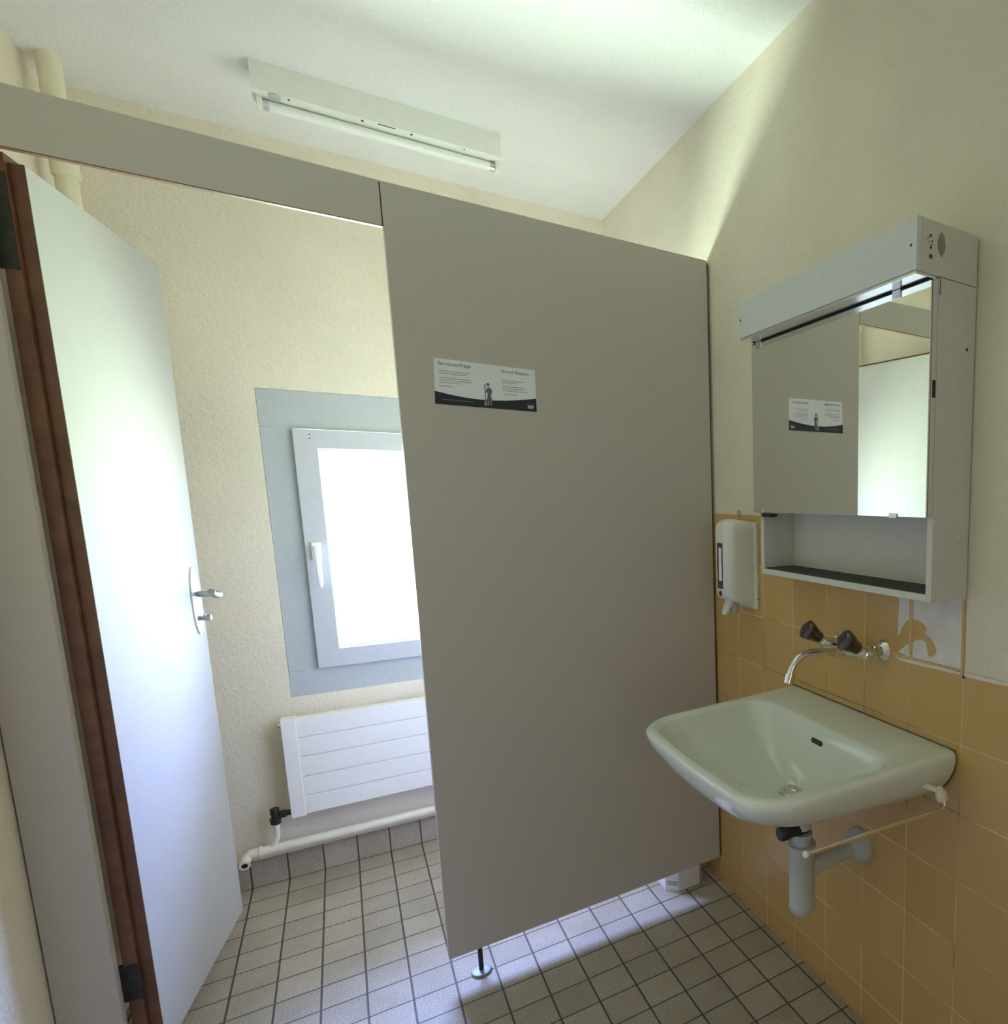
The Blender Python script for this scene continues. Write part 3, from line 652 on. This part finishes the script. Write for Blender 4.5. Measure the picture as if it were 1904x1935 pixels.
# ------------------------------------------------------------------ light: sky and sunlit ground outside, added fill lamp in the hallway behind
W = bpy.data.worlds.new('daylight'); S.world = W; W.use_nodes = True; nt = W.node_tree; nt.nodes.clear()
bg = N(nt, 'ShaderNodeBackground'); ow = N(nt, 'ShaderNodeOutputWorld'); tc = N(nt, 'ShaderNodeTexCoord'); sx = N(nt, 'ShaderNodeSeparateXYZ')
L(nt, tc.outputs['Generated'], sx.inputs[0])
mr = N(nt, 'ShaderNodeMapRange'); mr.inputs[1].default_value = -1; mr.inputs[2].default_value = 1; L(nt, sx.outputs[2], mr.inputs[0])
SKY, GROUND = (.52, .68, 1.45), (.82, 1.0, .84)
L(nt, ramp(nt, mr.outputs[0], [(.40, GROUND), (.50, (.88, 1.0, .98)), (.60, SKY)]), bg.inputs[0])
mr2 = N(nt, 'ShaderNodeMapRange'); mr2.inputs[1].default_value = -.6; mr2.inputs[2].default_value = .95; mr2.inputs[3].default_value = 1.25; mr2.inputs[4].default_value = .34
L(nt, sx.outputs[0], mr2.inputs[0])     # made-up dimming of the sky on one side, tones down the door
L(nt, math_(nt, 'MULTIPLY', mr2.outputs[0], 100), bg.inputs[1])
HALL_FILL = 5.5
L(nt, bg.outputs[0], ow.inputs[0])
def area(name, loc, rot, sx_, sy_, energy, col, portal=False):
    l = bpy.data.lights.new(name, 'AREA'); l.shape = 'RECTANGLE'; l.size = sx_; l.size_y = sy_; l.energy = energy; l.color = col
    o = bpy.data.objects.new(name, l); COL.objects.link(o); o.location = loc; o.rotation_euler = rot
    if portal: l.cycles.is_portal = True
    return o
area('window_portal', ((gx0+gx1)/2, YB+.10, (gz0+gz1)/2), (-PI/2, 0, 0), gx1-gx0+.06, gz1-gz0+.06, 1, (1, 1, 1), True)
area('hallway_fill', (-1.05, YR-.9, 1.35), (PI/2, 0, 0), .8, 1.5, HALL_FILL, (1, .95, .90))  # unseen fill lamp, added to brighten the front of the room

# ------------------------------------------------------------------ render look
vs = S.view_settings; vs.view_transform = 'Standard'; vs.look = 'None'; vs.exposure = 0; vs.gamma = 1; vs.use_curve_mapping = False
S.cycles.use_denoising = True
S.cycles.max_bounces = 10; S.cycles.diffuse_bounces = 7; S.cycles.glossy_bounces = 6; S.cycles.transparent_max_bounces = 8
S.cycles.sample_clamp_indirect = 8
